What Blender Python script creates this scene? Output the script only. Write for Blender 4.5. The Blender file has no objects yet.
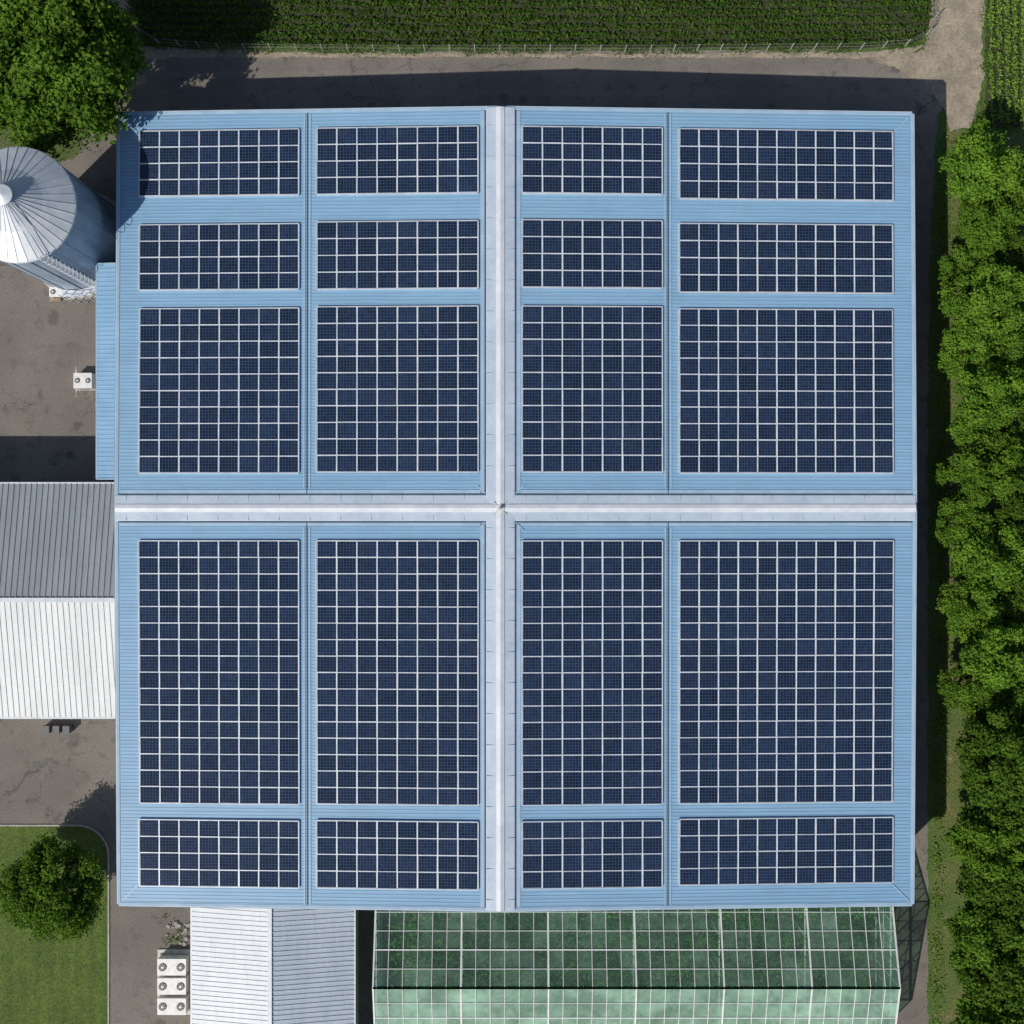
import bpy, bmesh, math, random
import numpy as np
from mathutils import Vector, Matrix
random.seed(7)
rng=np.random.default_rng(11)
sc=bpy.context.scene
H=121.0; F=1120.0
def PX(px,z=0.0): return (px-512)*(H-z)/F
def PY(py,z=0.0): return (512-py)*(H-z)/F

# ------------------------------------------------------------ materials
def newmat(name):
    m=bpy.data.materials.new(name); m.use_nodes=True
    nt=m.node_tree; b=nt.nodes['Principled BSDF']; return m,nt,b
def N(nt,t,**kw):
    n=nt.nodes.new(t)
    for k,v in kw.items(): setattr(n,k,v)
    return n
def L(nt,a,b): nt.links.new(a,b)
def setin(nt,sock,v):
    if hasattr(v,'is_output') : nt.links.new(v,sock)
    else: sock.default_value=v
def math_(nt,op,a,b=None,c=None,clamp=False):
    n=N(nt,'ShaderNodeMath',operation=op); n.use_clamp=clamp
    setin(nt,n.inputs[0],a)
    if b is not None: setin(nt,n.inputs[1],b)
    if c is not None: setin(nt,n.inputs[2],c)
    return n.outputs[0]
def noise(nt,scale,detail=3,rough=0.6,vec=None,stretch=None):
    if vec is None:
        g=N(nt,'ShaderNodeNewGeometry'); vec=g.outputs['Position']
    if stretch:
        mp=N(nt,'ShaderNodeMapping'); mp.inputs['Scale'].default_value=stretch
        L(nt,vec,mp.inputs['Vector']); vec=mp.outputs[0]
    n=N(nt,'ShaderNodeTexNoise'); n.inputs['Scale'].default_value=scale
    n.inputs['Detail'].default_value=detail; n.inputs['Roughness'].default_value=rough
    L(nt,vec,n.inputs['Vector']); return n.outputs['Fac']
def sstep(nt,v,lo,hi,a=0.0,b=1.0):
    n=N(nt,'ShaderNodeMapRange'); n.interpolation_type='SMOOTHSTEP'
    setin(nt,n.inputs[0],v)
    for i,x in zip((1,2,3,4),(lo,hi,a,b)): n.inputs[i].default_value=x
    return n.outputs[0]
def mix(nt,f,a,b,mode='MIX'):
    n=N(nt,'ShaderNodeMix',data_type='RGBA',blend_type=mode)
    setin(nt,n.inputs[0],f)
    for s,v in ((n.inputs[6],a),(n.inputs[7],b)):
        if hasattr(v,'is_output'): nt.links.new(v,s)
        else: s.default_value=(*v,1) if len(v)==3 else v
    return n.outputs[2]
def bump(nt,b,h,strength=0.3,dist=0.05):
    n=N(nt,'ShaderNodeBump'); n.inputs['Strength'].default_value=strength; n.inputs['Distance'].default_value=dist
    L(nt,h,n.inputs['Height']); L(nt,n.outputs[0],b.inputs['Normal'])
def simple(name,c1,c2=None,scale=1.0,rough=0.6,metal=0.0,bmp=0.0,fine=None,stretch=None,lo=.35,hi=.65,famp=.2):
    m,nt,b=newmat(name)
    if c2 is None: c2=tuple(x*.8 for x in c1)
    f=sstep(nt,noise(nt,scale,stretch=stretch),lo,hi)
    c=mix(nt,f,c1,c2)
    if fine: c=scalecol(nt,c,sstep(nt,noise(nt,fine,3,.7),.3,.7,1-famp,1+famp))
    L(nt,c,b.inputs['Base Color'])
    b.inputs['Roughness'].default_value=rough; b.inputs['Metallic'].default_value=metal
    if bmp: bump(nt,b,noise(nt,fine or scale*8,2,.7),bmp)
    return m
def scalecol(nt,c,f):
    v=N(nt,'ShaderNodeCombineColor')
    for i in range(3): L(nt,f,v.inputs[i])
    return mix(nt,1.0,c,v.outputs[0],'MULTIPLY')
def sep(nt):
    g=N(nt,'ShaderNodeNewGeometry'); s=N(nt,'ShaderNodeSeparateXYZ'); L(nt,g.outputs['Position'],s.inputs[0]); return s.outputs

def asphalt_mat():
    m,nt,b=newmat('asphalt')
    X,Y,Z=sep(nt)
    c=mix(nt,sstep(nt,noise(nt,.12,4),.35,.65),(.142,.127,.112),(.180,.160,.140))
    c=mix(nt,sstep(nt,noise(nt,.6,4,.65),.52,.72),c,(.112,.101,.091))
    d=math_(nt,'ADD',sstep(nt,Y,48.4,50.4),math_(nt,'MULTIPLY',sstep(nt,X,40,47),sstep(nt,Y,41,46)))
    d=math_(nt,'MULTIPLY',d,sstep(nt,noise(nt,.5,5,.7),.38,.62),clamp=True)
    c=mix(nt,d,c,(.27,.23,.18))
    wpth=math_(nt,'MULTIPLY',sstep(nt,math_(nt,'ABSOLUTE',math_(nt,'SUBTRACT',math_(nt,'ABSOLUTE',math_(nt,'SUBTRACT',Y,46.3)),1.0)),.1,.5,1,0),.14)
    c=mix(nt,wpth,c,(.23,.21,.19))
    c=mix(nt,math_(nt,'MULTIPLY',sstep(nt,noise(nt,.35,2,.5),.64,.72),.5),c,(.05,.047,.045))
    v=N(nt,'ShaderNodeTexVoronoi',feature='DISTANCE_TO_EDGE'); v.inputs['Scale'].default_value=.16
    g=N(nt,'ShaderNodeNewGeometry')
    nn=N(nt,'ShaderNodeTexNoise'); nn.inputs['Scale'].default_value=.7; nn.inputs['Detail'].default_value=4
    L(nt,g.outputs['Position'],nn.inputs['Vector'])
    vm=N(nt,'ShaderNodeVectorMath',operation='MULTIPLY_ADD'); L(nt,nn.outputs['Color'],vm.inputs[0]); vm.inputs[1].default_value=(3,3,0); L(nt,g.outputs['Position'],vm.inputs[2])
    L(nt,vm.outputs[0],v.inputs['Vector'])
    cr=math_(nt,'MULTIPLY',sstep(nt,v.outputs['Distance'],.004,.012,1,0),math_(nt,'MULTIPLY',sstep(nt,noise(nt,.08,2),.45,.6),.5))
    c=mix(nt,cr,c,(.045,.04,.036))
    c=scalecol(nt,c,sstep(nt,noise(nt,6,3,.8),.3,.7,.76,1.24))
    L(nt,c,b.inputs['Base Color']); b.inputs['Roughness'].default_value=.9
    return m
M_asph=asphalt_mat()
M_dirt=simple('dirt_track',(.32,.27,.205),(.23,.195,.15),.5,.95,bmp=.4,fine=3)
def grass_mat(name,a,b_,tan,tanamt=.6,stripes=None):
    m,nt,b=newmat(name)
    c=mix(nt,sstep(nt,noise(nt,.25,4,.65),.35,.65),a,b_)
    c=mix(nt,sstep(nt,noise(nt,.5,5,.75),tanamt,tanamt+.15),c,tan)
    if stripes:
        X,Y,Z=sep(nt)
        s=math_(nt,'SINE',math_(nt,'MULTIPLY',X,stripes))
        c=scalecol(nt,c,sstep(nt,s,-.5,.5,.94,1.05))
    c=scalecol(nt,c,sstep(nt,noise(nt,5,4,.8),.3,.7,.45,1.5))
    L(nt,c,b.inputs['Base Color']); b.inputs['Roughness'].default_value=.95
    bump(nt,b,noise(nt,9,2,.8),.8,.08); return m
M_lawn=grass_mat('lawn_grass',(.085,.130,.020),(.062,.100,.015),(.13,.14,.04),.62,stripes=4.2)
M_verge=grass_mat('verge_grass',(.075,.12,.025),(.12,.13,.04),(.25,.205,.13),.57)
M_rough=grass_mat('rough_grass',(.06,.095,.02),(.09,.11,.035),(.16,.14,.07),.58)
M_soil=simple('field_soil',(.04,.048,.018),(.028,.036,.012),.8,.95,fine=5)
M_land=grass_mat('farmland',(.06,.11,.02),(.08,.13,.03),(.14,.14,.05),.66)
M_conc=simple('concrete',(.42,.40,.37),(.32,.30,.27),.7,.85,fine=8)
M_slab=simple('pale_slab',(.58,.56,.52),(.46,.44,.40),1.5,.8,fine=8,famp=.1)
M_bark=simple('bark',(.10,.07,.045),(.06,.045,.03),3,.9)

def roof_blue():
    m,nt,b=newmat('blue_roof_metal')
    X,Y,Z=sep(nt)
    wn=N(nt,'ShaderNodeTexWhiteNoise',noise_dimensions='2D')
    cb=N(nt,'ShaderNodeCombineXYZ')
    L(nt,math_(nt,'FLOOR',math_(nt,'DIVIDE',Y,1.05)),cb.inputs[0]); L(nt,math_(nt,'FLOOR',math_(nt,'DIVIDE',X,12.3)),cb.inputs[1])
    L(nt,cb.outputs[0],wn.inputs['Vector'])
    c=mix(nt,sstep(nt,noise(nt,.05,3),.35,.65),(.180,.330,.490),(.210,.360,.515))
    c=scalecol(nt,c,sstep(nt,wn.outputs['Value'],0,1,.96,1.04))
    c=scalecol(nt,c,sstep(nt,noise(nt,.9,4,.7,stretch=(.25,2,1)),.3,.7,.94,1.06))
    c=mix(nt,math_(nt,'MULTIPLY',sstep(nt,noise(nt,.4,5,.75),.52,.75),.35),c,(.22,.28,.35))
    L(nt,c,b.inputs['Base Color']); b.inputs['Roughness'].default_value=.5
    return m
M_blue=roof_blue()
M_rib=simple('blue_roof_rib',(.215,.375,.545),(.185,.34,.505),.4,.5)
M_white=simple('white_metal',(.60,.63,.68),(.52,.56,.62),.35,.5,fine=1.2,famp=.05)
M_ridge=simple('ridge_cap_metal',(.44,.51,.60),(.38,.45,.55),.25,.55,fine=1.5,famp=.05)
M_trim=simple('light_blue_trim',(.31,.44,.57),(.26,.39,.52),.5,.5)
M_seam=simple('dark_sealant',(.055,.09,.14),(.04,.065,.10),2,.7)
M_wall=simple('blue_grey_cladding',(.20,.30,.42),(.17,.26,.37),.3,.55)
M_rust=simple('rusty_steel',(.30,.19,.12),(.45,.40,.36),6,.6)
M_door=simple('door_steel',(.55,.56,.57),(.48,.49,.5),1,.5)
M_dark=simple('dark_plastic',(.03,.03,.032),(.045,.045,.045),4,.5)
M_glassdark=simple('window_glass',(.03,.045,.06),(.02,.03,.04),1,.08)
M_galv=simple('galvanised_steel',(.36,.43,.52),(.27,.33,.42),.8,.4,.25,stretch=(1.5,1.5,.3))
M_fence=simple('fence_wire',(.20,.20,.19),(.14,.14,.13),.8,.6)
M_silotop=simple('silo_roof_metal',(.52,.55,.59),(.42,.46,.52),.6,.4,.1)
M_alu=simple('aluminium_frame',(.62,.66,.70),(.52,.56,.62),1.2,.4,.1)
M_whitepaint=simple('white_paint',(.72,.72,.71),(.62,.62,.61),2,.5)
M_grate=simple('cast_iron',(.11,.105,.10),(.07,.065,.06),3,.6)

def ribbed_roof_mat(name,c1,c2):
    m,nt,b=newmat(name)
    c=mix(nt,sstep(nt,noise(nt,.3,4,.65,stretch=(1.6,.35,1)),.3,.7),c1,c2)
    c=mix(nt,math_(nt,'MULTIPLY',sstep(nt,noise(nt,.8,4,.75,stretch=(3,.3,1)),.5,.75),.35),c,tuple(x*.6 for x in c2))
    c=scalecol(nt,c,sstep(nt,noise(nt,4,3,.7),.3,.7,.94,1.06))
    L(nt,c,b.inputs['Base Color']); b.inputs['Roughness'].default_value=.5
    return m
M_annexN=ribbed_roof_mat('annex_sheet_shaded',(.29,.32,.345),(.245,.275,.30))  # slope away from the sun: same sheeting, shade painted in as darker grey
M_annexS=ribbed_roof_mat('annex_sheet_lit',(.58,.60,.61),(.50,.53,.54))  # sunward slope of the same sheeting, sunlight painted in as paler colour
M_shedW=ribbed_roof_mat('shed_sheet_lit',(.57,.60,.64),(.51,.54,.58))  # sun-facing slope of the white shed roof, brightness put into the colour
M_shedE=ribbed_roof_mat('shed_sheet_shaded',(.43,.49,.55),(.37,.43,.50))  # far slope of the same white roof, shade painted in as grey-blue

def panel_mat():
    m,nt,b=newmat('photovoltaic_glass')
    uv=N(nt,'ShaderNodeUVMap'); uv.uv_map='UVMap'
    s=N(nt,'ShaderNodeSeparateXYZ'); L(nt,uv.outputs[0],s.inputs[0])
    def grid(v,n,w):
        f=math_(nt,'FRACT',math_(nt,'MULTIPLY',v,float(n)))
        d=math_(nt,'ABSOLUTE',math_(nt,'SUBTRACT',f,.5))
        return math_(nt,'GREATER_THAN',d,.5-w)
    g=math_(nt,'MAXIMUM',grid(s.outputs[0],6,.08),grid(s.outputs[1],5,.07))
    at=N(nt,'ShaderNodeAttribute'); at.attribute_name='rnd'
    c=mix(nt,at.outputs['Fac'],(.007,.015,.036),(.013,.025,.058))
    wn=N(nt,'ShaderNodeTexWhiteNoise',noise_dimensions='3D'); cb=N(nt,'ShaderNodeCombineXYZ')
    L(nt,math_(nt,'FLOOR',math_(nt,'MULTIPLY',s.outputs[0],6.0)),cb.inputs[0]); L(nt,math_(nt,'FLOOR',math_(nt,'MULTIPLY',s.outputs[1],5.0)),cb.inputs[1]); L(nt,at.outputs['Fac'],cb.inputs[2])
    L(nt,cb.outputs[0],wn.inputs['Vector'])
    c=scalecol(nt,c,sstep(nt,wn.outputs['Value'],0,1,.8,1.2))
    c=mix(nt,math_(nt,'MULTIPLY',g,.45),c,(.08,.12,.20))
    c=mix(nt,math_(nt,'MULTIPLY',sstep(nt,noise(nt,.3,4,.7),.5,.8),.06),c,(.15,.15,.15))
    L(nt,c,b.inputs['Base Color']); b.inputs['Roughness'].default_value=.13; b.inputs['IOR'].default_value=1.38
    return m
M_pv=panel_mat()

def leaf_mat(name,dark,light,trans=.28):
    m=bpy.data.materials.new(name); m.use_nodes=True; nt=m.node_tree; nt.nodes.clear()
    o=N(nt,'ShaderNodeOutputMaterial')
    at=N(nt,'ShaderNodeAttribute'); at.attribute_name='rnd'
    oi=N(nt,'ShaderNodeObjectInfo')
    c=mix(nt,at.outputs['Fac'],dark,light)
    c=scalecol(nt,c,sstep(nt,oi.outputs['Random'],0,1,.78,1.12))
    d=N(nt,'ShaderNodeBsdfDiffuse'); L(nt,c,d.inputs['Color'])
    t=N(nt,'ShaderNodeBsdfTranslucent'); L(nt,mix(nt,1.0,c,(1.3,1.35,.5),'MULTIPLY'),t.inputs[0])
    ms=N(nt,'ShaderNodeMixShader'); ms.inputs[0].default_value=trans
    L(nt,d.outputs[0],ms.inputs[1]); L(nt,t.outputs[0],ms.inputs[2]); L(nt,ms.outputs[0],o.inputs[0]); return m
M_leafA=leaf_mat('leaf_bright',(.050,.120,.016),(.165,.290,.034))
M_leafB=leaf_mat('leaf_deep',(.038,.088,.012),(.115,.205,.028))
M_leafC=leaf_mat('leaf_crop',(.040,.092,.015),(.115,.205,.034))
M_leafD=leaf_mat('leaf_crop_light',(.10,.185,.03),(.18,.30,.05))

def greenglass():
    m=bpy.data.materials.new('greenhouse_glass'); m.use_nodes=True; nt=m.node_tree; nt.nodes.clear()
    o=N(nt,'ShaderNodeOutputMaterial')
    at=N(nt,'ShaderNodeAttribute'); at.attribute_name='rnd'
    t=N(nt,'ShaderNodeBsdfTransparent'); t.inputs[0].default_value=(.72,.90,.76,1)
    d=N(nt,'ShaderNodeBsdfDiffuse'); d.inputs[0].default_value=(.34,.53,.40,1)
    g=N(nt,'ShaderNodeBsdfGlossy'); g.inputs['Roughness'].default_value=.08; g.inputs[0].default_value=(.9,.95,.95,1)
    a=N(nt,'ShaderNodeMixShader'); 
    dirt_glare=math_(nt,'MULTIPLY',at.outputs['Fac'],sstep(nt,noise(nt,.35,4,.7),.3,.7,.6,1.3),clamp=True)  # pane dirt, plus sun glare painted into the south panes
    L(nt,dirt_glare,a.inputs[0]); L(nt,t.outputs[0],a.inputs[1]); L(nt,d.outputs[0],a.inputs[2])
    b=N(nt,'ShaderNodeMixShader'); b.inputs[0].default_value=.05
    L(nt,a.outputs[0],b.inputs[1]); L(nt,g.outputs[0],b.inputs[2]); L(nt,b.outputs[0],o.inputs[0]); return m
M_gg=greenglass()

# ------------------------------------------------------------ mesh builder
def link(o,parent=None):
    sc.collection.objects.link(o)
    if parent: o.parent=parent
    return o
def empty(name):
    e=bpy.data.objects.new(name,None); return link(e)
class MB:
    def __init__(s): s.v=[]; s.f=[]; s.m=[]; s.r=[]; s.uv=[]
    def face(s,pts,mi=0,r=0.0,uv=None):
        i=len(s.v); s.v.extend([tuple(p) for p in pts]); n=len(pts)
        s.f.append(tuple(range(i,i+n))); s.m.append(mi); s.r.append(r)
        s.uv.extend(uv if uv else [(0,0)]*n)
    def box(s,x0,x1,y0,y1,z0,z1,mi=0,top=None):
        if x0>x1:x0,x1=x1,x0
        if y0>y1:y0,y1=y1,y0
        a=[(x0,y0),(x1,y0),(x1,y1),(x0,y1)]
        s.face([(x,y,z1) for x,y in a],mi if top is None else top)
        s.face([(x,y,z0) for x,y in a[::-1]],mi)
        for i in range(4):
            p,q=a[i],a[(i+1)%4]
            s.face([(p[0],p[1],z0),(q[0],q[1],z0),(q[0],q[1],z1),(p[0],p[1],z1)],mi)
    def beam(s,p,q,w,h=None,mi=0):
        h=h or w
        p=Vector(p);q=Vector(q);d=(q-p).normalized()
        up=Vector((0,0,1)) if abs(d.z)<.9 else Vector((0,1,0))
        sx=d.cross(up).normalized()*w/2; sy=sx.cross(d).normalized()*h/2
        c=[-sx-sy,sx-sy,sx+sy,-sx+sy]
        for i in range(4):
            a,b=c[i],c[(i+1)%4]
            s.face([p+a,p+b,q+b,q+a],mi)
        s.face([p+k for k in c[::-1]],mi); s.face([q+k for k in c],mi)
    def cyl(s,x,y,z0,z1,r0,r1=None,n=12,mi=0,cap=True):
        r1=r0 if r1 is None else r1
        A=[(math.cos(2*math.pi*i/n),math.sin(2*math.pi*i/n)) for i in range(n)]
        for i in range(n):
            a,b=A[i],A[(i+1)%n]
            s.face([(x+a[0]*r0,y+a[1]*r0,z0),(x+b[0]*r0,y+b[1]*r0,z0),(x+b[0]*r1,y+b[1]*r1,z1),(x+a[0]*r1,y+a[1]*r1,z1)],mi)
        if cap: s.face([(x+a[0]*r1,y+a[1]*r1,z1) for a in A],mi)
    def build(s,name,mats,parent=None,smooth=False):
        me=bpy.data.meshes.new(name); me.from_pydata(s.v,[],s.f)
        for m in mats: me.materials.append(m)
        me.polygons.foreach_set('material_index',s.m)
        at=me.attributes.new('rnd','FLOAT','FACE'); at.data.foreach_set('value',s.r)
        u=me.uv_layers.new(name='UVMap'); u.data.foreach_set('uv',[c for t in s.uv for c in t])
        if smooth: me.polygons.foreach_set('use_smooth',[True]*len(s.f))
        me.update()
        return link(bpy.data.objects.new(name,me),parent)

def densify(pts,step=.5,jag=0.0):
    out=[]
    n=len(pts)
    for i in range(n):
        a=Vector(pts[i]);b=Vector(pts[(i+1)%n]);d=(b-a).length;k=max(1,int(d/step)) if d<200 else 1
        for j in range(k):
            p=a.lerp(b,j/k); 
            out.append((p.x+random.uniform(-jag,jag)+.8*jag*math.sin(p.y*.9+p.x*.3),p.y+random.uniform(-jag,jag)+.8*jag*math.sin(p.x*.8+1)))
    return out
def sheet(name,pts,z,mat,jag=0.0,step=.4):
    if jag: pts=densify(pts,step,jag)
    bm=bmesh.new(); vs=[bm.verts.new((p[0],p[1],z)) for p in pts]; f=bm.faces.new(vs); bm.normal_update()
    if f.normal.z<0: f.normal_flip()
    bmesh.ops.triangulate(bm,faces=[f])
    me=bpy.data.meshes.new(name); bm.to_mesh(me); bm.free(); me.materials.append(mat)
    return link(bpy.data.objects.new(name,me))
def G(*pp): return [(PX(a),PY(b)) for a,b in pp]

# ------------------------------------------------------------ ground
sheet('ground',[(-1500,-1500),(1500,-1500),(1500,1500),(-1500,1500)],0,M_land)
sheet('asphalt_yard',[(-90,-75),(44.9,-75),(44.9,10),(45.2,30),(46,43),(49,47),(50,49.6),(20,49.9),(-20,49.6),(-60,49.8),(-90,50)],.004,M_asph,.10)
sheet('dirt_track',G((870,60),(905,56),(922,48),(930,30),(936,-60),(985,-60),(983,30),(982,90),(972,128),(950,132),(944,110),(930,84),(900,70)),.012,M_dirt,.16,.3)
sheet('dirt_track.001',G((60,-80),(118,-80),(126,0),(140,44),(170,60),(120,62),(150,80),(120,96),(60,100),(20,60)),.012,M_dirt,.16,.3)
sheet('dirt_verge',G((136,46),(300,53),(600,54),(880,52),(925,44),(905,56),(870,58),(600,57),(300,57.5),(150,57)),.016,M_dirt,.08,.25)
sheet('grass_verge',G((944,132),(975,134),(1100,134),(1100,1150),(934,1150),(932,900),(938,800),(940,600),(941,400),(942,200)),.008,M_verge,.15,.3)
sheet('grass_patch',G((-200,-60),(60,-60),(100,0),(108,60),(108,100),(90,130),(74,160),(-200,165)),.020,M_rough,.15,.3)
cx,cy,rr=PX(78),PY(856),PX(108)-PX(78)
arc=[(cx+rr*math.cos(t),cy+rr*math.sin(t)) for t in np.linspace(0,math.pi/2,10)]
sheet('lawn',[(PX(108),-80)]+arc+[(-95,cy+rr),(-95,-80)],.10,M_lawn)
k=MB(); line=[(PX(108),-80)]+arc+[(-95,cy+rr)]
for a,b in zip(line[:-1],line[1:]):
    a=Vector((*a,0));b=Vector((*b,0)); d=(b-a).normalized(); n=Vector((d.y,-d.x,0))
    nn=n*.16
    k.face([a+Vector((0,0,.12)),a+nn+Vector((0,0,.12)),b+nn+Vector((0,0,.12)),b+Vector((0,0,.12))][::1])
    k.face([a+nn,b+nn,b+nn+Vector((0,0,.12)),a+nn+Vector((0,0,.12))])
    k.face([a,b,b+Vector((0,0,.12)),a+Vector((0,0,.12))])
k.build('kerb',[M_conc])
sheet('crop_field_soil',[(PX(931),120),(PX(930),PY(25)),(PX(922),PY(38)),(PX(905),PY(45)),(PX(870),PY(48)),(0,50.2),(PX(160),PY(44)),(PX(134),PY(30)),(PX(128),PY(0)),(PX(122),60),(PX(122),120)],.020,M_soil,.08)
sheet('crop_field_soil.001',[(PX(986),PY(128)),(PX(986),120),(110,120),(110,PY(128))],.020,M_soil,.08)

def quads_mesh(name,C,Nn,size,rnd,mats,trunk=None,parent=None,aspect=.6):
    n=len(C)
    T=rng.normal(size=(n,3)); T-= (T*Nn).sum(1)[:,None]*Nn; T/=np.linalg.norm(T,axis=1)[:,None]+1e-9
    B=np.cross(Nn,T)
    s=size[:,None] if hasattr(size,'shape') else size
    V=np.empty((n,4,3)); V[:,0]=C-T*s; V[:,1]=C-B*s*aspect; V[:,2]=C+T*s; V[:,3]=C+B*s*aspect
    V=V.reshape(-1,3)
    tv=trunk.v if trunk else []; tf=trunk.f if trunk else []
    nt_=len(tv); allv=np.concatenate([np.array(tv).reshape(-1,3),V]) if nt_ else V
    me=bpy.data.meshes.new(name)
    me.vertices.add(len(allv)); me.vertices.foreach_set('co',allv.astype(np.float32).ravel())
    starts=[];tot=[];loops=[]
    p=0
    for f in tf: starts.append(p); tot.append(len(f)); loops.extend(f); p+=len(f)
    li=np.concatenate([np.array(loops,dtype=np.int32),np.arange(n*4,dtype=np.int32)+nt_])
    ls=np.concatenate([np.array(starts,dtype=np.int32),p+np.arange(n,dtype=np.int32)*4])
    me.loops.add(len(li)); me.loops.foreach_set('vertex_index',li)
    me.polygons.add(len(ls)); me.polygons.foreach_set('loop_start',ls)
    mi=np.concatenate([np.ones(len(tf),dtype=np.int32),np.zeros(n,dtype=np.int32)])
    for m in mats: me.materials.append(m)
    me.update(calc_edges=True)
    me.polygons.foreach_set('material_index',mi)
    at=me.attributes.new('rnd','FLOAT','FACE'); at.data.foreach_set('value',np.concatenate([np.zeros(len(tf)),rnd]).astype(np.float32))
    me.validate(); me.update()
    return me
def norm(a): return a/(np.linalg.norm(a,axis=1)[:,None]+1e-9)

def tree_mesh(name,R,HH,zc,nclump,per,leaf,mat,core=.35,lobe=.16,cs=(.15,.27)):
    d=norm(rng.normal(size=(nclump*4,3))); d=d[d[:,2]>-.5][:nclump]
    rad=rng.uniform(core,.88,size=len(d))**.8
    az=np.arctan2(d[:,1],d[:,0])
    lob=1+lobe*np.sin(3*az+rng.uniform(0,6))+.7*lobe*np.sin(5*az+rng.uniform(0,6))
    cc=d*(rad*lob)[:,None]*np.array([R,R,HH])+np.array([0,0,zc])
    C=[];NN=[];RR=[]
    for i,c in enumerate(cc):
        cr=R*rng.uniform(*cs)
        m=int(per*rng.uniform(.6,1.3))
        q=norm(rng.normal(size=(m,3)))
        rr=cr*rng.uniform(.4,1.12,size=m)*(1+.35*np.sin(q[:,0]*7+i)*np.sin(q[:,1]*6))
        p=c+q*rr[:,None]*np.array([1,1,.75])
        nn=norm(q*.8+rng.normal(size=(m,3))*.6+np.array([0,0,.45]))
        C.append(p);NN.append(nn)
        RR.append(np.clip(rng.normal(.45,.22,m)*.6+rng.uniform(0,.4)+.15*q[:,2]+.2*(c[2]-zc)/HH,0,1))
    C=np.concatenate(C);NN=np.concatenate(NN);RR=np.concatenate(RR)
    t=MB(); 
    def cone(p,q,r0,r1,n=7):
        p=Vector(p);q=Vector(q);dd=(q-p).normalized(); u=dd.cross(Vector((.3,1,.1))).normalized(); w=dd.cross(u)
        for i in range(n):
            a=2*math.pi*i/n;b=2*math.pi*(i+1)/n
            e=lambda t_:u*math.cos(t_)+w*math.sin(t_)
            t.face([p+e(a)*r0,p+e(b)*r0,q+e(b)*r1,q+e(a)*r1])
    tr=R*.055
    mid=(rng.uniform(-.2,.2),rng.uniform(-.2,.2),zc-HH*.55)
    cone((0,0,-.1),(0,0,.4),tr*1.7,tr*1.1); cone((0,0,.4),mid,tr*1.1,tr*.8); 
    top=(mid[0]*1.5,mid[1]*1.5,zc+HH*.4); cone(mid,top,tr*.8,tr*.25)
    for i in range(0,len(cc),2):
        f=rng.uniform(0,.7); s=Vector(mid).lerp(Vector(top),f); e=Vector(cc[i]); m_=s.lerp(e,.5)+Vector((0,0,-.05*R))
        cone(s,m_,tr*.4,tr*.22,5); cone(m_,e,tr*.22,tr*.06,5)
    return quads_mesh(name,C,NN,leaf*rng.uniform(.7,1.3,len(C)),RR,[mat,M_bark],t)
def place(me,name,x,y,s=1,rz=0,sz=None,z=0):
    o=bpy.data.objects.new(name,me); o.location=(x,y,z); o.scale=(s,s,sz or s); o.rotation_euler=(0,0,rz); return link(o)

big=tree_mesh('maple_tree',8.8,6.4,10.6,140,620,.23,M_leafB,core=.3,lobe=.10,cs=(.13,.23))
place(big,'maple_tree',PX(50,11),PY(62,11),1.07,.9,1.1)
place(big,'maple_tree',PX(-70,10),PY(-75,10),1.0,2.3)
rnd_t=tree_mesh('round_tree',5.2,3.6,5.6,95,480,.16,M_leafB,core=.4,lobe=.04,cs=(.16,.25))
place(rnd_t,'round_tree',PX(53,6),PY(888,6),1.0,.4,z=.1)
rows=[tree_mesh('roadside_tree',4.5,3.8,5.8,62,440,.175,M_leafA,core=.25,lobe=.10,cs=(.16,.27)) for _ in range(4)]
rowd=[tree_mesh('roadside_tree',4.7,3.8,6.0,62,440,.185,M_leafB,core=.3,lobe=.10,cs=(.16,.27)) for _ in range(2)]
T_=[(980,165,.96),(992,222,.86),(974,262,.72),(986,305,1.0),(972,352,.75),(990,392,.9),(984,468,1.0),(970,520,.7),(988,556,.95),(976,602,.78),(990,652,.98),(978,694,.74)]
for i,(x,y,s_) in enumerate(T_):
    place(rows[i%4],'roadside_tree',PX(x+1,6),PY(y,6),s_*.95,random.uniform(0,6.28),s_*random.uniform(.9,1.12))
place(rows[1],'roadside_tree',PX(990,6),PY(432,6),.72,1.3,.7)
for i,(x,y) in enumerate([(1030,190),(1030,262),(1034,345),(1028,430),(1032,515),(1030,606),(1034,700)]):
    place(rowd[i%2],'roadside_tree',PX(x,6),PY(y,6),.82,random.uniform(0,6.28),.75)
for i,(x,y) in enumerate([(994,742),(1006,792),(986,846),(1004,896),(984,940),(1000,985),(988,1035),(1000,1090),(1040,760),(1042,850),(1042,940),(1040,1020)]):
    place(rows[i%4] if i in (2,4,6) else rowd[i%2],'roadside_tree',PX(x,6),PY(y,6),random.uniform(.82,1.0),random.uniform(0,6.28),random.uniform(.8,1.1))

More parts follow.
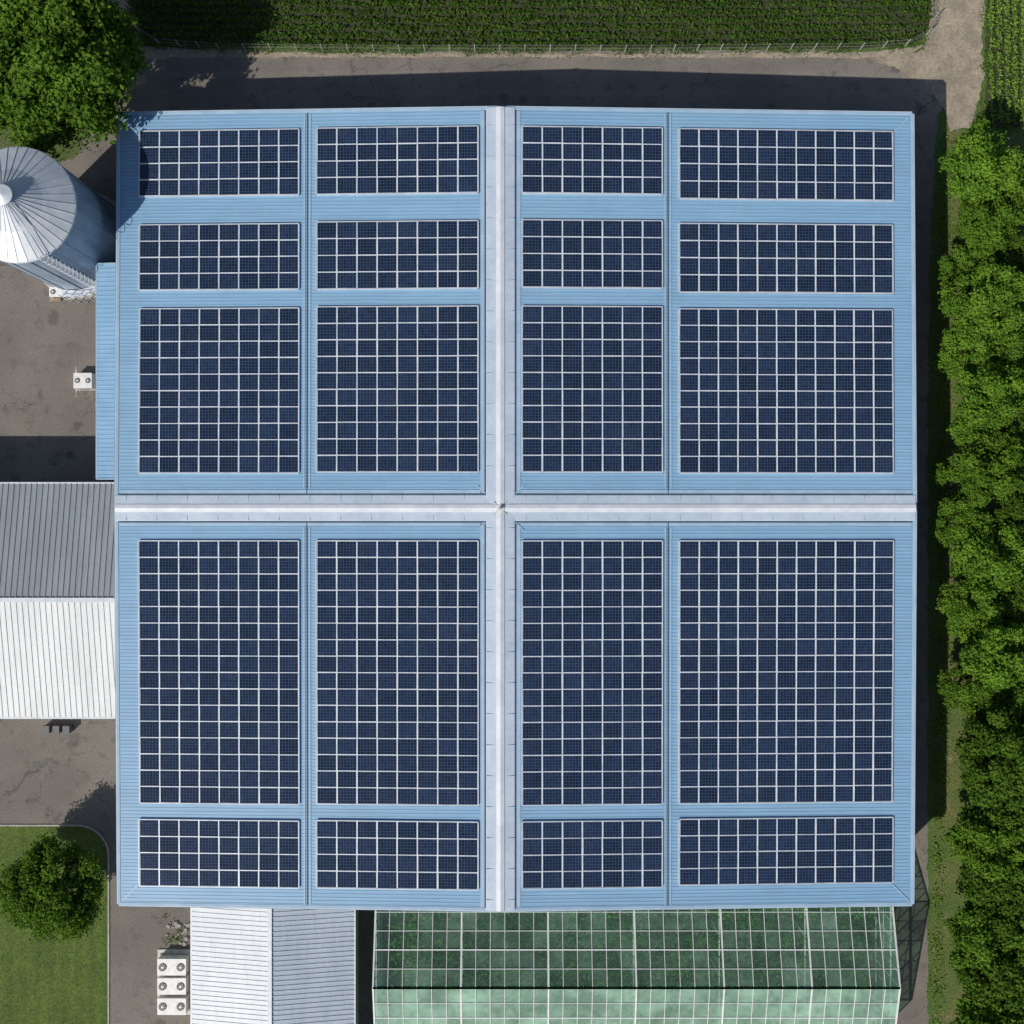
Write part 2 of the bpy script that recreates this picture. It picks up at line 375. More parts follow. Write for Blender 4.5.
# crops -------------------------------------------------------
def crop(name,x0,x1,y0,y1,alongx,spacing,per_m,leaf,mat,h=.5,inside=None):
    C=[]
    a0,a1,b0,b1=(x0,x1,y0,y1) if alongx else (y0,y1,x0,x1)
    nb=int((b1-b0)/spacing)
    for i in range(nb):
        b=b0+(i+.5)*spacing; n=int((a1-a0)*per_m)
        a=rng.uniform(a0,a1,n)
        gap=np.sin(a*.7+i*2.1)+np.sin(a*3.1+i*1.7)+np.sin(a*.23+i*.7); keep=rng.uniform(size=n)<np.clip(.8+.22*gap,0,1); a=a[keep]
        bb=b+rng.normal(0,spacing*.18,len(a))+.05*np.sin(a*.2)
        z=h*rng.uniform(.15,1,len(a))
        C.append(np.stack([a,bb,z],1) if alongx else np.stack([bb,a,z],1))
    C=np.concatenate(C)
    if inside is not None: C=C[inside(C[:,0],C[:,1])]
    n=len(C); NN=norm(rng.normal(size=(n,3))*.6+np.array([0,0,.8]))
    rnd=np.clip(rng.normal(.42,.25,n)+.3*(C[:,2]/h-.5)+.15*np.sin(C[:,0]*.31+C[:,1])*np.sin(C[:,1]*.5),0,1)
    me=quads_mesh(name,C,NN,leaf*rng.uniform(.7,1.3,n),rnd,[mat,M_bark])
    return link(bpy.data.objects.new(name,me))
def inf(x,y):
    xr=PX(929); yb=PY(47)
    r=PX(929)-PX(900)
    okc=((x-PX(900))**2+(y-(PY(47)+r))**2)<r*r
    xl=PX(138)+ (y-PY(40))*(-.12)
    return (x<xr)&(y>yb)&(~((x>PX(900))&(y<PY(47)+r))|okc)&(x>xl)
crop('crop_field',PX(120),PX(930),PY(48),60,True,.85,40,.17,M_leafC,.5,inf)
crop('crop_field.001',PX(987),60,PY(124),60,False,.85,42,.17,M_leafD,.5)
def weeds(name,pts,n,leaf,mat,wid=.6,h=.3):
    C=[]
    for a,b in zip(pts[:-1],pts[1:]):
        a=np.array(a);b=np.array(b);m=max(1,int(n*np.linalg.norm(b-a)))
        t=rng.uniform(size=m)[:,None]; p=a+(b-a)*t+rng.normal(0,wid,size=(m,2))
        den=np.sin(p[:,0]*1.1)+np.sin(p[:,1]*1.3+p[:,0]*.4)+rng.normal(0,.6,m); p=p[den>-.3]
        C.append(np.concatenate([p,h*rng.uniform(0.05,1,(len(p),1))],1))
    C=np.concatenate(C);n=len(C);NN=norm(rng.normal(size=(n,3))*.6+np.array([0,0,.8]))
    me=quads_mesh(name,C,NN,leaf*rng.uniform(.6,1.4,n),rng.uniform(0,1,n),[mat,M_bark]); link(bpy.data.objects.new(name,me))
weeds('weeds',G((136,20),(150,46),(300,51),(600,52),(880,50),(925,42),(934,10),(936,-40)),55,.09,M_leafC,.3)
weeds('weeds.001',G((944,135),(943,400),(942,700),(936,900),(934,1060)),60,.10,M_leafA,.45)
weeds('weeds.002',G((984,-30),(984,60),(980,128),(1030,128)),60,.10,M_leafD,.35)
weeds('weeds.003',G((108,60),(102,100),(86,140),(60,165),(0,165)),60,.12,M_leafB,.6)
weeds('weeds.004',G((165,915),(185,918),(178,940),(165,942)),60,.10,M_leafB,.3,.5)

# fence -------------------------------------------------------
fp=G((122,-60),(130,8),(140,32),(160,45),(220,50),(400,51.5),(650,51.5),(860,49.5),(905,46),(926,35),(933,20),(936,-60))
fb=MB()
for a,b in zip(fp[:-1],fp[1:]):
    A=Vector((*a,0));B=Vector((*b,0));d=(B-A).length;n=max(1,round(d/2.6))
    for i in range(n):
        p=A.lerp(B,i/n); fb.cyl(p.x,p.y,0,1.7,.06,n=6,mi=0)
    for z in (.15,.85,1.6):
        fb.beam(A+Vector((0,0,z)),B+Vector((0,0,z)),.025,mi=1)
    m=max(1,int(d/.45))
    for i in range(m):
        p=A.lerp(B,(i+.5)/m); fb.beam(p+Vector((0,0,.15)),p+Vector((0,0,1.6)),.01,mi=1)
fb.build('wire_fence',[M_conc,M_fence])

# ------------------------------------------------------------ main warehouse
XL,XR,YT,YB=-39.3,40.0,39.8,-39.2
X0,Y0=PX(500.5,10.7),PY(508,10.7)
ZE,DZ,DV=9.0,1.6,.45
def zr(x,y):
    u=1-abs(x-X0)/((X0-XL) if x<X0 else (XR-X0)); v=1-abs(y-Y0)/((Y0-YB) if y<Y0 else (YT-Y0))
    u=max(0,min(1,u)); v=max(0,min(1,v))
    return ZE+DZ*(u+(1-u)*v*DV)
def onroof(px,py):
    z=9.8
    for _ in range(6): x,y=PX(px,z),PY(py,z); z=zr(x,y)
    return x,y
wh=empty('warehouse_building')
b=MB()
def axis(a,m,c,n): return list(np.linspace(a,m,n))+list(np.linspace(m,c,n))[1:]
gx=axis(XL,X0,XR,30); gy=axis(YB,Y0,YT,30)
vid={}
for j,y in enumerate(gy):
    for i,x in enumerate(gx): vid[i,j]=(x,y,zr(x,y))
for j in range(len(gy)-1):
    for i in range(len(gx)-1):
        b.face([vid[i,j],vid[i+1,j],vid[i+1,j+1],vid[i,j+1]])
        b.face([tuple(np.array(p)-[0,0,.12]) for p in (vid[i,j+1],vid[i+1,j+1],vid[i+1,j],vid[i,j])],1)
b.build('roof',[M_blue,M_wall],wh)
b=MB()
y=YB+.25
def S(x,y,o=0): return Vector((x,y,zr(x,y)+o))
while y<YT-.2:
    if abs(y-Y0)>1.2:
        for xa,xb in ((XL+.3,X0-1.5),(X0+1.5,XR-.3)):
            w0,w1,hh=.07,.04,.035
            a=[S(xa,y-w0),S(xa,y-w1,hh),S(xa,y+w1,hh),S(xa,y+w0)]; c=[S(xb,y-w0),S(xb,y-w1,hh),S(xb,y+w1,hh),S(xb,y+w0)]
            for i in range(3): b.face([a[i],c[i],c[i+1],a[i+1]])
            b.face(a[::-1]); b.face(c)
    y+=.35
b.build('roof_ribs',[M_rib],wh)
def strip(b,pts,w,o,mi=0,th=.05):
    for p,q in zip(pts[:-1],pts[1:]):
        P=Vector(p);Q=Vector(q);d=(Q-P).normalized();n=Vector((-d.y,d.x))*w/2
        c=[P-n,Q-n,Q+n,P+n]; t=[S(k.x,k.y,o) for k in c]; u=[S(k.x,k.y,o-th) for k in c]
        b.face(t,mi)
        for i in range(4): b.face([u[i],u[(i+1)%4],t[(i+1)%4],t[i]],mi)
def lin(a,c,n=12): return [tuple(np.array(a)+(np.array(c)-np.array(a))*t) for t in np.linspace(0,1,n+1)]
b=MB()
def ridge(vert,half,crown,o):
    if vert: paths=[((X0,YB-.05),(X0,YT+.05))]
    else: paths=[((XL-.05,Y0),(X0,Y0)),((X0,Y0),(XR+.05,Y0))]
    for A,C in paths:
      for sgn in (-1,1):
        prof=[(half,o-.06,0),(half,o,0),(half-.08,o+.03,0),(crown,o+.08,0),(crown-.04,o+.16,1),(0,o+.24,1)]
        for (w1,h1,m1),(w2,h2,m2) in zip(prof[:-1],prof[1:]):
            for P,Q in zip(lin(A,C,8)[:-1],lin(A,C,8)[1:]):
                def pt(P,w,h): return (P[0]+sgn*w,P[1],zr(*P)+h) if vert else (P[0],P[1]+sgn*w,zr(*P)+h)
                sl=.038 if vert else .012
                f=[pt(P,w1,h1-w1*sl),pt(Q,w1,h1-w1*sl),pt(Q,w2,h2-w2*sl),pt(P,w2,h2-w2*sl)]
                b.face(f,m2)
ridge(False,1.28,.40,.10)
ridge(True,1.42,.42,.14)
b.build('ridge_caps',[M_ridge,M_white],wh)
b=MB()
yy=YB+1
while yy<YT:
    if abs(yy-Y0)>1.5:
        for s_ in (-1,1): b.box(X0+s_*.5,X0+s_*1.38,yy,yy+.035,zr(X0,yy)+.11,zr(X0,yy)+.195,0)
    yy+=3.05
xx=XL+1
while xx<XR:
    if abs(xx-X0)>1.6:
        for s_ in (-1,1): b.box(xx,xx+.035,Y0+s_*.46,Y0+s_*1.24,zr(xx,Y0)+.07,zr(xx,Y0)+.165,0)
    xx+=3.05
b.build('ridge_cap_joints',[M_trim],wh)
b=MB()
for x in (X0-1.50,X0+1.50): 
    strip(b,lin((x,YB+.2),(x,Y0-1.3)),.10,.062,0); strip(b,lin((x,Y0+1.3),(x,YT-.2)),.10,.062,0)
for y in (Y0-1.36,Y0+1.36):
    strip(b,lin((XL+.2,y),(X0-1.55,y)),.10,.066,0); strip(b,lin((X0+1.55,y),(XR-.2,y)),.10,.066,0)
for px in (307.5,667.5):
    x=PX(px,9.8)
    strip(b,lin((x,YB+.2),(x,Y0-1.42)),.10,.072,0); strip(b,lin((x,Y0+1.42),(x,YT-.2)),.10,.072,0)
b.build('roof_seams',[M_seam],wh)
b=MB()
for x in (X0-1.78,X0+1.78): 
    strip(b,lin((x,YB+.25),(x,Y0-1.7)),.40,.068,0); strip(b,lin((x,Y0+1.7),(x,YT-.25)),.40,.068,0)
for y in (Y0-1.62,Y0+1.62):
    strip(b,lin((XL+.3,y),(X0-2.0,y)),.34,.064,0); strip(b,lin((X0+2.0,y),(XR-.3,y)),.34,.064,0)
for px in (307.5,667.5):
    x=PX(px,9.8)
    for s_ in (-.28,.28):
        strip(b,lin((x+s_,YB+.3),(x+s_,Y0-1.9)),.14,.070,0); strip(b,lin((x+s_,Y0+1.9),(x+s_,YT-.3)),.14,.070,0)
for sx,cxn in ((-1,XL),(1,XR)):
    for sy,cyn in ((-1,YB),(1,YT)):
        strip(b,lin((cxn-sx*.3,cyn-sy*.3),(cxn-sx*2.0,cyn-sy*2.0),3),.12,.08,0)
        strip(b,lin((X0+sx*1.5,Y0+sy*1.45),(X0+sx*2.3,Y0+sy*2.2),3),.12,.085,0)
b.build('roof_flashings',[M_trim],wh)
b=MB()
for (A,C,nx,ny) in (((XL,YB),(XR,YB),0,-1),((XL,YT),(XR,YT),0,1),((XL,YB),(XL,YT),-1,0),((XR,YB),(XR,YT),1,0)):
    m_=(X0,A[1]) if ny else (A[0],Y0)
    for P,Q in ((A,m_),(m_,C)):
        for p,q in zip(lin(P,Q,6)[:-1],lin(P,Q,6)[1:]):
            zp,zq=zr(*p),zr(*q)
            for w0,w1,h0,h1,mi in ((-.18,.10,.05,.07,0),(.10,.22,.03,.03,1)):
                f=[(p[0]+nx*w0,p[1]+ny*w0,zp+h0),(q[0]+nx*w0,q[1]+ny*w0,zq+h0),(q[0]+nx*w1,q[1]+ny*w1,zq+h1),(p[0]+nx*w1,p[1]+ny*w1,zp+h1)]
                b.face(f,mi)
            w=.22
            b.face([(p[0]+nx*w,p[1]+ny*w,zp-.3),(q[0]+nx*w,q[1]+ny*w,zq-.3),(q[0]+nx*w,q[1]+ny*w,zq+.05),(p[0]+nx*w,p[1]+ny*w,zp+.05)],0)
b.build('gutters',[M_trim,M_ridge],wh)
b=MB()
wi=.35
cor=[(XL+wi,YB+wi),(XR-wi,YB+wi),(XR-wi,YT-wi),(XL+wi,YT-wi)]
for i in range(4):
    P,Q=cor[i],cor[(i+1)%4]
    for p,q in zip(lin(P,Q,16)[:-1],lin(P,Q,16)[1:]):
        b.face([(p[0],p[1],0),(q[0],q[1],0),(q[0],q[1],zr(*q)-.13),(p[0],p[1],zr(*p)-.13)])
b.build('walls',[M_wall],wh)
b=MB()
for x in (-30,-12,10,28):
    b.box(x-2.2,x+2.2,YT-wi,YT-wi+.06,0,4.6,0)
    for z in np.arange(.4,4.5,.4): b.box(x-2.15,x+2.15,YT-wi+.06,YT-wi+.09,z,z+.05,0)
for y in (-28,-8,12,30):
    b.box(XR-wi,XR-wi+.06,y-2,y+2,0,4.4,0)
    b.box(XR-wi,XR-wi+.07,y+4,y+7,5.5,6.8,1)
for x in (-21,0,19): b.box(x-1.5,x+1.5,YT-wi,YT-wi+.07,5.5,6.8,1)
b.build('doors_and_windows',[M_door,M_glassdark],wh)
b=MB(); zz=ZE+DZ+.3
b.cyl(X0,Y0,zz-.1,zz+.15,.42,.38,12,0); b.cyl(X0,Y0,zz+.15,zz+.35,.14,.10,10,1); b.cyl(X0,Y0,zz+.35,zz+.45,.2,.02,10,1)
for a in range(4):
    t=a*math.pi/2+math.pi/4; b.beam((X0,Y0,zz+.1),(X0+.9*math.cos(t),Y0+.9*math.sin(t),zz-.1),.07,mi=1)
b.build('ridge_vent_finial',[M_white,M_rust],wh)

# ------------------------------------------------------------ PV arrays
cols=[(140,299,8),(317,478,8),(522,662,7),(679,892,11)]
rowsp=[((131,196),(128,194),(128,194),(131,200),4),((225,290),(222,289),(221,288),(225,293),4),((309,473),(307,472),(307,472),(310,473),10),
       ((541,803),(541,804),(541,804),(541,802),16),((820,886),(821,888),(821,887),(818,883),4)]
for ri,rw in enumerate(rowsp):
    for ci,(xa,xb,nc) in enumerate(cols):
        ya,yb=rw[ci]; nr=rw[4]
        x1,y1=onroof(xa,ya); x2,y2=onroof(xb,yb)
        x3,y3=onroof(xa,yb); x4,y4=onroof(xb,ya)
        W0,W1=(x1+x3)/2,(x2+x4)/2; T,B=(y1+y4)/2,(y2+y3)/2
        b=MB(); o1,o2,o3=.10,.20,.245
        xs=np.linspace(W0,W1,nc+1); yl=np.linspace(B,T,nr+1)
        for i in range(nc):
            for j in range(nr):
                e=lambda x,y,o: S(x,y,o)
                xa_,xb_,ya_,yb_=xs[i],xs[i+1],yl[j],yl[j+1]
                b.face([e(xa_,ya_,o2),e(xb_,ya_,o2),e(xb_,yb_,o2),e(xa_,yb_,o2)],1)
                g=random.choice((.065,.075,.085,.095)); gy_=random.choice((.05,.06,.07))
                c=[(xa_+g,ya_+gy_),(xb_-g,ya_+gy_),(xb_-g,yb_-gy_),(xa_+g,yb_-gy_)]
                dz=[random.uniform(-.006,.006) for _ in range(4)]
                t=[e(*p,o3+dd) for p,dd in zip(c,dz)]; u=[e(*p,o2) for p in c]
                b.face(t,0,random.random(),[(0,0),(1,0),(1,1),(0,1)])
                for k_ in range(4): b.face([u[k_],u[(k_+1)%4],t[(k_+1)%4],t[k_]],1)
        fr=.07
        for p,q in (((W0,B),(W1,B)),((W1,B),(W1,T)),((W1,T),(W0,T)),((W0,T),(W0,B))):
            d=Vector(q)-Vector(p); n_=Vector((d.y,-d.x)).normalized()*fr
            for a_,c_ in zip(lin(p,q,4)[:-1],lin(p,q,4)[1:]):
                ao=(a_[0]+n_.x,a_[1]+n_.y); co=(c_[0]+n_.x,c_[1]+n_.y)
                b.face([S(*a_,o3),S(*ao,o3),S(*co,o3),S(*c_,o3)][::1],1)
                b.face([S(*ao,.02),S(*co,.02),S(*co,o3),S(*ao,o3)],1)
        b.build('solar_panel_array',[M_pv,M_alu])

# ------------------------------------------------------------ ribbed roofs
def ribbed(b,P,U,Vv,nlen,pitch,mi,h=.07):
    P=Vector(P);U=Vector(U);Vv=Vector(Vv); nrm=U.cross(Vv).normalized()
    if nrm.z<0: nrm=-nrm
    n=int(nlen/pitch); pt=nlen/n
    for i in range(n):
        o=i*pt
        pr=[(o,0),(o+pt*.62,0),(o+pt*.70,h),(o+pt*.92,h),(o+pt,0)]
        for (a,ha),(c,hc) in zip(pr[:-1],pr[1:]):
            f=[P+U*a+nrm*ha,P+U*c+nrm*hc,P+U*c+nrm*hc+Vv,P+U*a+nrm*ha+Vv]
            b.face(f,mi)
an=empty('barn_annex')
axE=XL-.26; axW=-75
yN=PY(484,7); yR=PY(600,9.4); yS=PY(717,7); ze,zg=7.0,9.3
b=MB()
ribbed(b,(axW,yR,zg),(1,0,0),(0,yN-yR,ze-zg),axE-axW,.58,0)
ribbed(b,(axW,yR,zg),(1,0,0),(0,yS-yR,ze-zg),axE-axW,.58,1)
b.beam((axW,yR,zg+.09),(axE,yR,zg+.09),.45,.08,2)
b.beam((axW,yN+.1,ze-.08),(axE,yN+.1,ze-.08),.18,.16,2); b.beam((axW,yS-.1,ze-.08),(axE,yS-.1,ze-.08),.18,.16,2)
b.build('roof',[M_annexN,M_annexS,M_alu],an)
b=MB()
for x in (axW+.3,axE-.05):
    b.face([(x,yS+.4,0),(x,yN-.4,0),(x,yN-.4,ze),(x,yR,zg-.08),(x,yS+.4,ze)])
b.face([(axW+.3,yS+.4,0),(axE,yS+.4,0),(axE,yS+.4,ze+.04),(axW+.3,yS+.4,ze+.04)])
b.face([(axW+.3,yN-.4,0),(axE,yN-.4,0),(axE,yN-.4,ze+.04),(axW+.3,yN-.4,ze+.04)])
for x in (-68,-58,-48): b.box(x-1.8,x+1.8,yS+.34,yS+.39,0,4,1)
b.build('walls',[M_slab,M_door],an)
sh=empty('storage_shed')
xW,xR_,xE=PX(192,6),PX(270,7.6),PX(354,6); yA,yZ=YB+.2,-70
b=MB()
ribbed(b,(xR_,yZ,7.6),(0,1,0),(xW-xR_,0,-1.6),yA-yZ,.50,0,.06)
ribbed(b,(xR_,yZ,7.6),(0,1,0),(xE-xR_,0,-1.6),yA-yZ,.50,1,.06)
b.beam((xR_,yZ,7.68),(xR_,yA,7.68),.4,.08,2)
b.beam((xW-.08,yZ,5.93),(xW-.08,yA,5.93),.16,.16,2); b.beam((xE+.08,yZ,5.93),(xE+.08,yA,5.93),.16,.16,2)
b.build('roof',[M_shedW,M_shedE,M_alu],sh)
b=MB()
b.box(xW+.35,xE-.35,yZ+.3,yA,0,5.9); 
b.face([(xW+.35,yZ+.3,5.9),(xE-.35,yZ+.3,5.9),(xR_,yZ+.3,7.5)])
for y in (-46,-56,-64): b.box(xW+.3,xW+.35,y-1.2,y+1.2,0 if y==-56 else 2,3,1)
b.build('walls',[M_slab,M_glassdark],sh)
lt=empty('lean_to')
b=MB(); lx0,lx1=PX(97,7),XL+.3; ly0,ly1=PY(479,7),PY(264,7)
ribbed(b,(lx1,ly0,7.4),(0,1,0),(lx0-lx1,0,-.4),ly1-ly0,.45,0,.05)
b.beam((lx0-.06,ly0,6.95),(lx0-.06,ly1,6.95),.14,.14,1)
for y in (ly0,ly1): b.beam((lx0,y,7.05),(lx1,y,7.45),.14,.12,1)
b.build('roof',[M_rib,M_trim],lt)
b=MB(); b.box(lx0+.25,lx1,ly0+.2,ly1-.2,0,6.88); 
for y in (8,14,20): b.box(lx0+.2,lx0+.25,y-1.2,y+1.2,0,2.6,1)
b.build('walls',[M_wall,M_door],lt)

# ------------------------------------------------------------ greenhouse
gh=empty('greenhouse')
gx0,gx1=PX(373,8),PX(900,8); ge,gr=5.4,8.0
gyN=YB-.15; gyR=PY(988,8); gyS=gyR-(gyN-gyR)
nb=36; xs=np.linspace(gx0,gx1,nb+1); nrws=5
gl=MB(); fr=MB()
def gp(x,t,south):
    y=(gyS if south else gyN); return Vector((x,y+(gyR-y)*t,ge+(gr-ge)*t))
for i in range(nb):
    for j in range(nrws):
        for s_ in (0,1):
            t0,t1=j/nrws,(j+1)/nrws
            r=random.choice((.10,.13,.16,.22)) if not s_ else random.uniform(.48,.66)  # south panes get more diffuse: sun glare painted onto the glass
            if random.random()<.05: r+=.15
            q=[gp(xs[i],t0,s_),gp(xs[i+1],t0,s_),gp(xs[i+1],t1,s_),gp(xs[i],t1,s_)]
            gl.face(q if s_ else q[::-1],0,r)
for i in range(nb+1):
    big_=(i%6==0)
    w=.16 if big_ else .06
    for s_ in (0,1): fr.beam(gp(xs[i],0,s_)+Vector((0,0,.03)),gp(xs[i],1,s_)+Vector((0,0,.03)),w,.08)
for j in range(nrws+1):
    for s_ in (0,1):
        w=.18 if j in(0,nrws) else (.10 if j==3 else .05)
        fr.beam(gp(gx0,j/nrws,s_)+Vector((0,0,.05)),gp(gx1,j/nrws,s_)+Vector((0,0,.05)),w,.08)
for x in (gx0,gx1):
    for yy0,yy1 in ((gyS,gyR),(gyR,gyN)):
        n=6
        for k_ in range(n):
            ya=yy0+(yy1-yy0)*k_/n; yb=yy0+(yy1-yy0)*(k_+1)/n
            za=gr-(gr-ge)*abs(ya-gyR)/abs(gyN-gyR); zb=gr-(gr-ge)*abs(yb-gyR)/abs(gyN-gyR)
            gl.face([(x,ya,.5),(x,yb,.5),(x,yb,zb),(x,ya,za)],0,.2)
            fr.beam((x,ya,0),(x,ya,za),.08)
    fr.beam((x,gyS,.5),(x,gyN,.5),.1); fr.beam((x,gyS,3),(x,gyN,3),.08); fr.beam((x,gyS,ge),(x,gyN,ge),.08)
for i in range(nb): gl.face([(xs[i],gyS,.5),(xs[i+1],gyS,.5),(xs[i+1],gyS,ge),(xs[i],gyS,ge)],0,.2)
for i in range(0,nb+1): fr.beam((xs[i],gyS,0),(xs[i],gyS,ge),.08)
fr.box(gx0-.1,gx1+.1,gyS-.1,gyS+.1,0,.5)
for i in range(0,nb+1,6):
    x=xs[i]; fr.beam((x,gyN,ge-.2),(x,gyS,ge-.2),.12); 
    for y in (gyR,gyR+4.2,gyR-4.2): fr.beam((x,y,0),(x,y,ge),.1)
gl.build('glazing',[M_gg],gh); fr.build('frame',[M_whitepaint],gh)
b=MB(); b.box(gx0+.2,gx1-.2,gyS+.2,gyN-.1,.01,.05,0)
b.build('greenhouse_floor',[simple('mossy_floor',(.10,.15,.07),(.14,.17,.10),.8,.9,fine=5)],gh)
M_leafG=leaf_mat('leaf_greenhouse',(.06,.17,.045),(.15,.32,.09))
o=crop('plants',gx0+.8,gx1-.8,gyS+.6,gyN-.4,True,1.6,46,.2,M_leafG,2.4); o.parent=gh

# ------------------------------------------------------------ silo
si=empty('grain_silo')
sz=16.0
sx,sy=PX(17.5,sz),PY(204.5,sz); SR=5.35
b=MB(); n=72
zs=np.arange(0,sz+.01,.25)
for k_,(z0,z1) in enumerate(zip(zs[:-1],zs[1:])):
    r0=SR+.03*(k_%2); r1=SR+.03*((k_+1)%2)
    for i in range(n):
        a,c=2*math.pi*i/n,2*math.pi*(i+1)/n
        b.face([(sx+r0*math.cos(a),sy+r0*math.sin(a),z0),(sx+r0*math.cos(c),sy+r0*math.sin(c),z0),(sx+r1*math.cos(c),sy+r1*math.sin(c),z1),(sx+r1*math.cos(a),sy+r1*math.sin(a),z1)],0)
for i in range(18):
    a=2*math.pi*i/18; p=Vector((sx+(SR+.06)*math.cos(a),sy+(SR+.06)*math.sin(a),0)); b.beam(p,p+Vector((0,0,sz)),.09,.09,0)
b.build('silo_body',[M_galv],si)
b=MB(); za=sz+3.2; n=36; RO=SR+.1
for i in range(n):
    a,c=2*math.pi*i/n,2*math.pi*(i+1)/n
    segs=[(RO,sz-.06),(SR*.55,sz+(za-sz)*.42),(.65,za-.25)]
    for (r0,z0),(r1,z1) in zip(segs[:-1],segs[1:]):
        b.face([(sx+r0*math.cos(a),sy+r0*math.sin(a),z0),(sx+r0*math.cos(c),sy+r0*math.sin(c),z0),(sx+r1*math.cos(c),sy+r1*math.sin(c),z1),(sx+r1*math.cos(a),sy+r1*math.sin(a),z1)],0)
        b.beam((sx+r0*math.cos(a),sy+r0*math.sin(a),z0+.02),(sx+r1*math.cos(a),sy+r1*math.sin(a),z1+.02),.06,.07,0)
b.cyl(sx,sy,za-.45,za+.05,.85,.8,24,0); b.cyl(sx,sy,za+.05,za+.35,.95,.1,24,1)
b.cyl(sx,sy,sz-.22,sz-.05,RO+.05,RO,48,1,cap=False)
b.build('silo_roof',[M_silotop,M_alu],si)
b=MB()
a=math.radians(-62); dx,dy=math.cos(a),math.sin(a); tx,ty=-dy,dx
for s_ in (-.25,.25):
    p=Vector((sx+dx*(SR+.25)+tx*s_,sy+dy*(SR+.25)+ty*s_,0)); b.beam(p,p+Vector((0,0,sz+.8)),.06)
    q=Vector((sx+dx*.9+tx*s_,sy+dy*.9+ty*s_,za-.1)); b.beam(Vector((sx+dx*RO+tx*s_,sy+dy*RO+ty*s_,sz+.15)),q,.05)
for z in np.arange(.3,sz,.35): b.beam((sx+dx*(SR+.25)-tx*.25,sy+dy*(SR+.25)-ty*.25,z),(sx+dx*(SR+.25)+tx*.25,sy+dy*(SR+.25)+ty*.25,z),.04)
for z in np.arange(2.5,sz+.8,1.0):
    pr=None
    for t in np.linspace(-math.pi/2,math.pi/2,9):
        q=Vector((sx+dx*(SR+.25+.65*math.cos(t))+tx*.42*math.sin(t),sy+dy*(SR+.25+.65*math.cos(t))+ty*.42*math.sin(t),z))
        if pr: b.beam(pr,q,.05)
        pr=q
z=3.0; pr=None
for t in np.linspace(math.radians(-100),math.radians(-40),9):
    i0=Vector((math.cos(t),math.sin(t),0)); c0=Vector((sx,sy,z))
    cur=(c0+i0*(SR+.1),c0+i0*(SR+.9))
    if pr:
        b.face([pr[0],pr[1],cur[1],cur[0]]); 
        for hh in (.5,1.05): b.beam(pr[1]+Vector((0,0,hh)),cur[1]+Vector((0,0,hh)),.05)
    b.beam(cur[1]-Vector((0,0,z)),cur[1]+Vector((0,0,1.05)),.07)
    pr=cur
b.build('ladder_and_walkway',[M_alu],si)
b=MB(); b.cyl(sx,sy,0,.25,SR+.5,SR+.5,48); b.build('silo_foundation',[M_conc],si)

# ------------------------------------------------------------ small things
def ac_unit(x,y,w,d,h,name='air_conditioning_unit',z=0):
    b=MB(); 
    b.box(x-w/2-.12,x+w/2+.12,y-d/2-.12,y+d/2+.12,z,z+.1,2)
    b.box(x-w/2,x+w/2,y-d/2,y+d/2,z+.1,z+h,0)
    b.box(x-w/2-.03,x+w/2+.03,y-d/2-.03,y+d/2+.03,z+h,z+h+.05,0)
    for k_ in (-1,1):
        r=min(w*.14,d*.26); cx_=x+k_*(w*.5-r-.12)
        b.cyl(cx_,y,z+h+.05,z+h+.12,r,r,16,1); b.cyl(cx_,y,z+h+.12,z+h+.16,r*.3,r*.3,10,0)
        for t in range(4):
            an_=t*math.pi/4; b.beam((cx_-r*math.cos(an_),y-r*math.sin(an_),z+h+.14),(cx_+r*math.cos(an_),y+r*math.sin(an_),z+h+.14),.025,mi=0)
    for k_ in range(5): b.box(x-w*.42,x+w*.42,y-d/2-.02,y-d/2-.001,z+.25+k_*(h-.4)/5,z+.3+k_*(h-.4)/5,1)
    return b.build(name,[M_whitepaint,M_dark,M_conc])
ac_unit(PX(87),PY(382),1.9,1.6,1.2)
ac_unit(PX(64),PY(294),2.2,1.0,1.1)
for py in (962,981,1001): ac_unit(PX(175.5),PY(py),3.0,1.7,1.2,z=.15)
b=MB(); b.box(PX(158),PX(193),PY(1014),PY(949),0,.14); b.build('concrete_plinth',[M_slab])
b=MB(); 
for i in range(3): b.box(PX(50)+i*.1,PX(50)+i*.1+1.1,PY(296)-.6,PY(296)+.6,.15*i+.01,.15*i+.12)
b.build('pallet_stack',[simple('old_wood',(.35,.27,.19),(.25,.19,.13),3,.9)])
b=MB()
for x in (76,97): b.face([(PX(x)-.06,PY(397),.008),(PX(x)+.06,PY(397),.008),(PX(x)+.06,PY(367),.008),(PX(x)-.06,PY(367),.008)])
b.build('parking_marking',[simple('worn_paint',(.5,.48,.42),(.2,.18,.15),3,.8)])
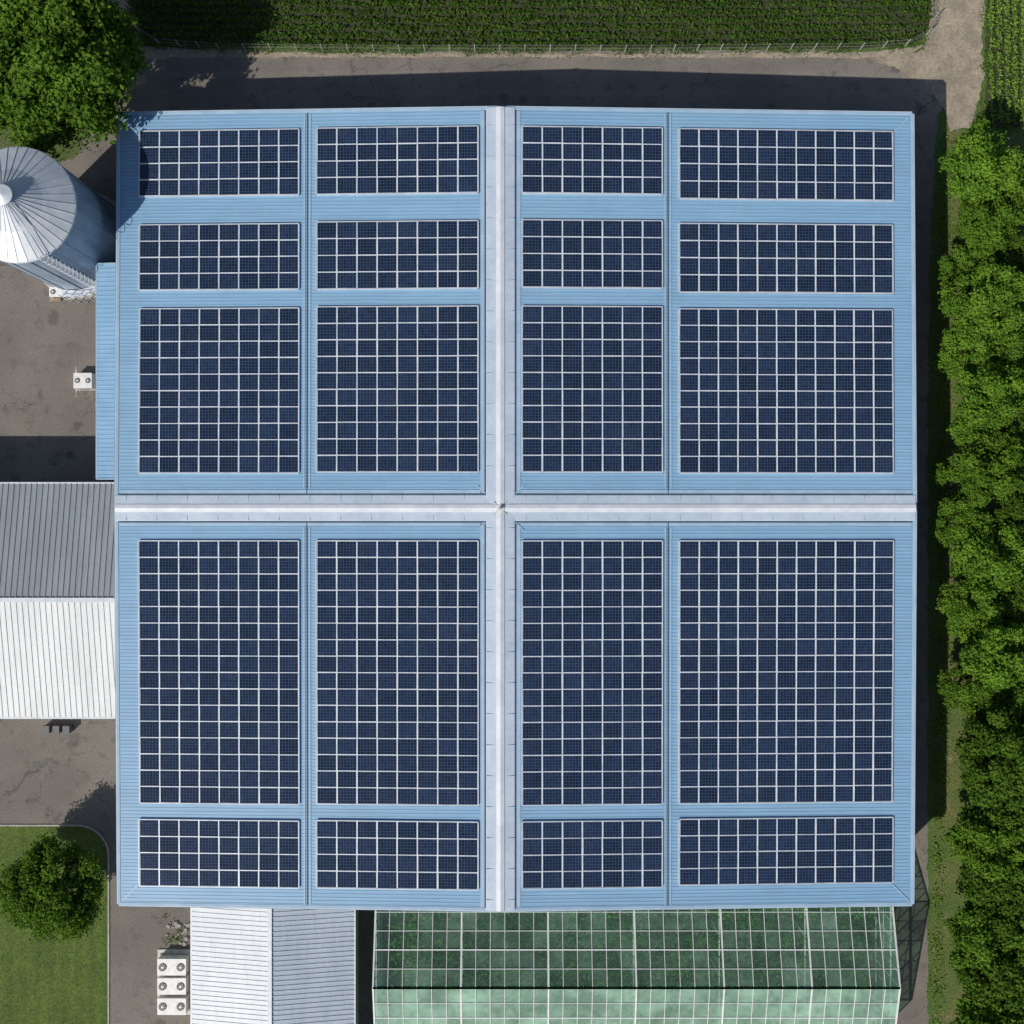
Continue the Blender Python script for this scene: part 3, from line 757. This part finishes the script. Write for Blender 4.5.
for px,py in ((36,765),(145,985),(70,455)):
    b=MB(); x,y=PX(px),PY(py); b.box(x-.4,x+.4,y-.4,y+.4,.004,.02,0)
    for i in range(6): b.box(x-.3,x+.3,y-.33+i*.12,y-.28+i*.12,.02,.028,1)
    b.build('drain_grate',[M_grate,M_dark])
def bin_(x,y,c):
    b=MB(); b.box(x-.32,x+.32,y-.38,y+.38,.12,1.05,0); b.box(x-.36,x+.36,y-.43,y+.43,1.05,1.14,1); b.beam((x-.34,y+.45,1.0),(x+.34,y+.45,1.0),.05,mi=1)
    for s_ in (-.28,.28): b.beam((x+s_-.04,y+.32,.12),(x+s_+.04,y+.32,.12),.22,mi=2)
    b.build('wheelie_bin',[c,c,M_dark])
cg=simple('bin_grey',(.10,.10,.11),(.08,.08,.09),3,.5)
for i,x in enumerate((50,60,70)): bin_(PX(x),PY(728),cg)
b=MB()
for k_ in range(26):
    x,y=random.uniform(PX(166),PX(190)),random.uniform(PY(944),PY(922)); r=random.uniform(.12,.38)
    b.cyl(x,y,0,r*.7,r,r*.6,random.choice((5,6,7)))
b.build('rock_border',[simple('stone',(.36,.34,.30),(.22,.2,.18),4,.9,fine=10)])

# ------------------------------------------------------------ light, sky, camera
sd=Vector((-.74,-.74,1)).normalized()
l=bpy.data.lights.new('sun','SUN'); l.energy=4.2; l.angle=math.radians(.53); l.color=(1,.945,.85)
lo=bpy.data.objects.new('sun',l); lo.rotation_euler=(-sd).to_track_quat('-Z','Y').to_euler(); lo.location=(-60,-60,90); link(lo)
w=bpy.data.worlds.new('World'); sc.world=w; w.use_nodes=True; nt=w.node_tree
sk=nt.nodes.new('ShaderNodeTexSky'); sk.sky_type='NISHITA'; sk.sun_disc=False; sk.sun_elevation=math.asin(sd.z); sk.sun_rotation=math.radians(225)
nt.links.new(sk.outputs[0],nt.nodes['Background'].inputs[0]); nt.nodes['Background'].inputs[1].default_value=.085
cam=bpy.data.cameras.new('camera'); co=bpy.data.objects.new('camera',cam); co.location=(0,0,H); cam.sensor_width=36; cam.lens=36*F/1024; cam.clip_end=5000; cam.clip_start=.5
link(co); sc.camera=co
sc.view_settings.view_transform='Standard'; sc.view_settings.look='None'; sc.view_settings.exposure=0
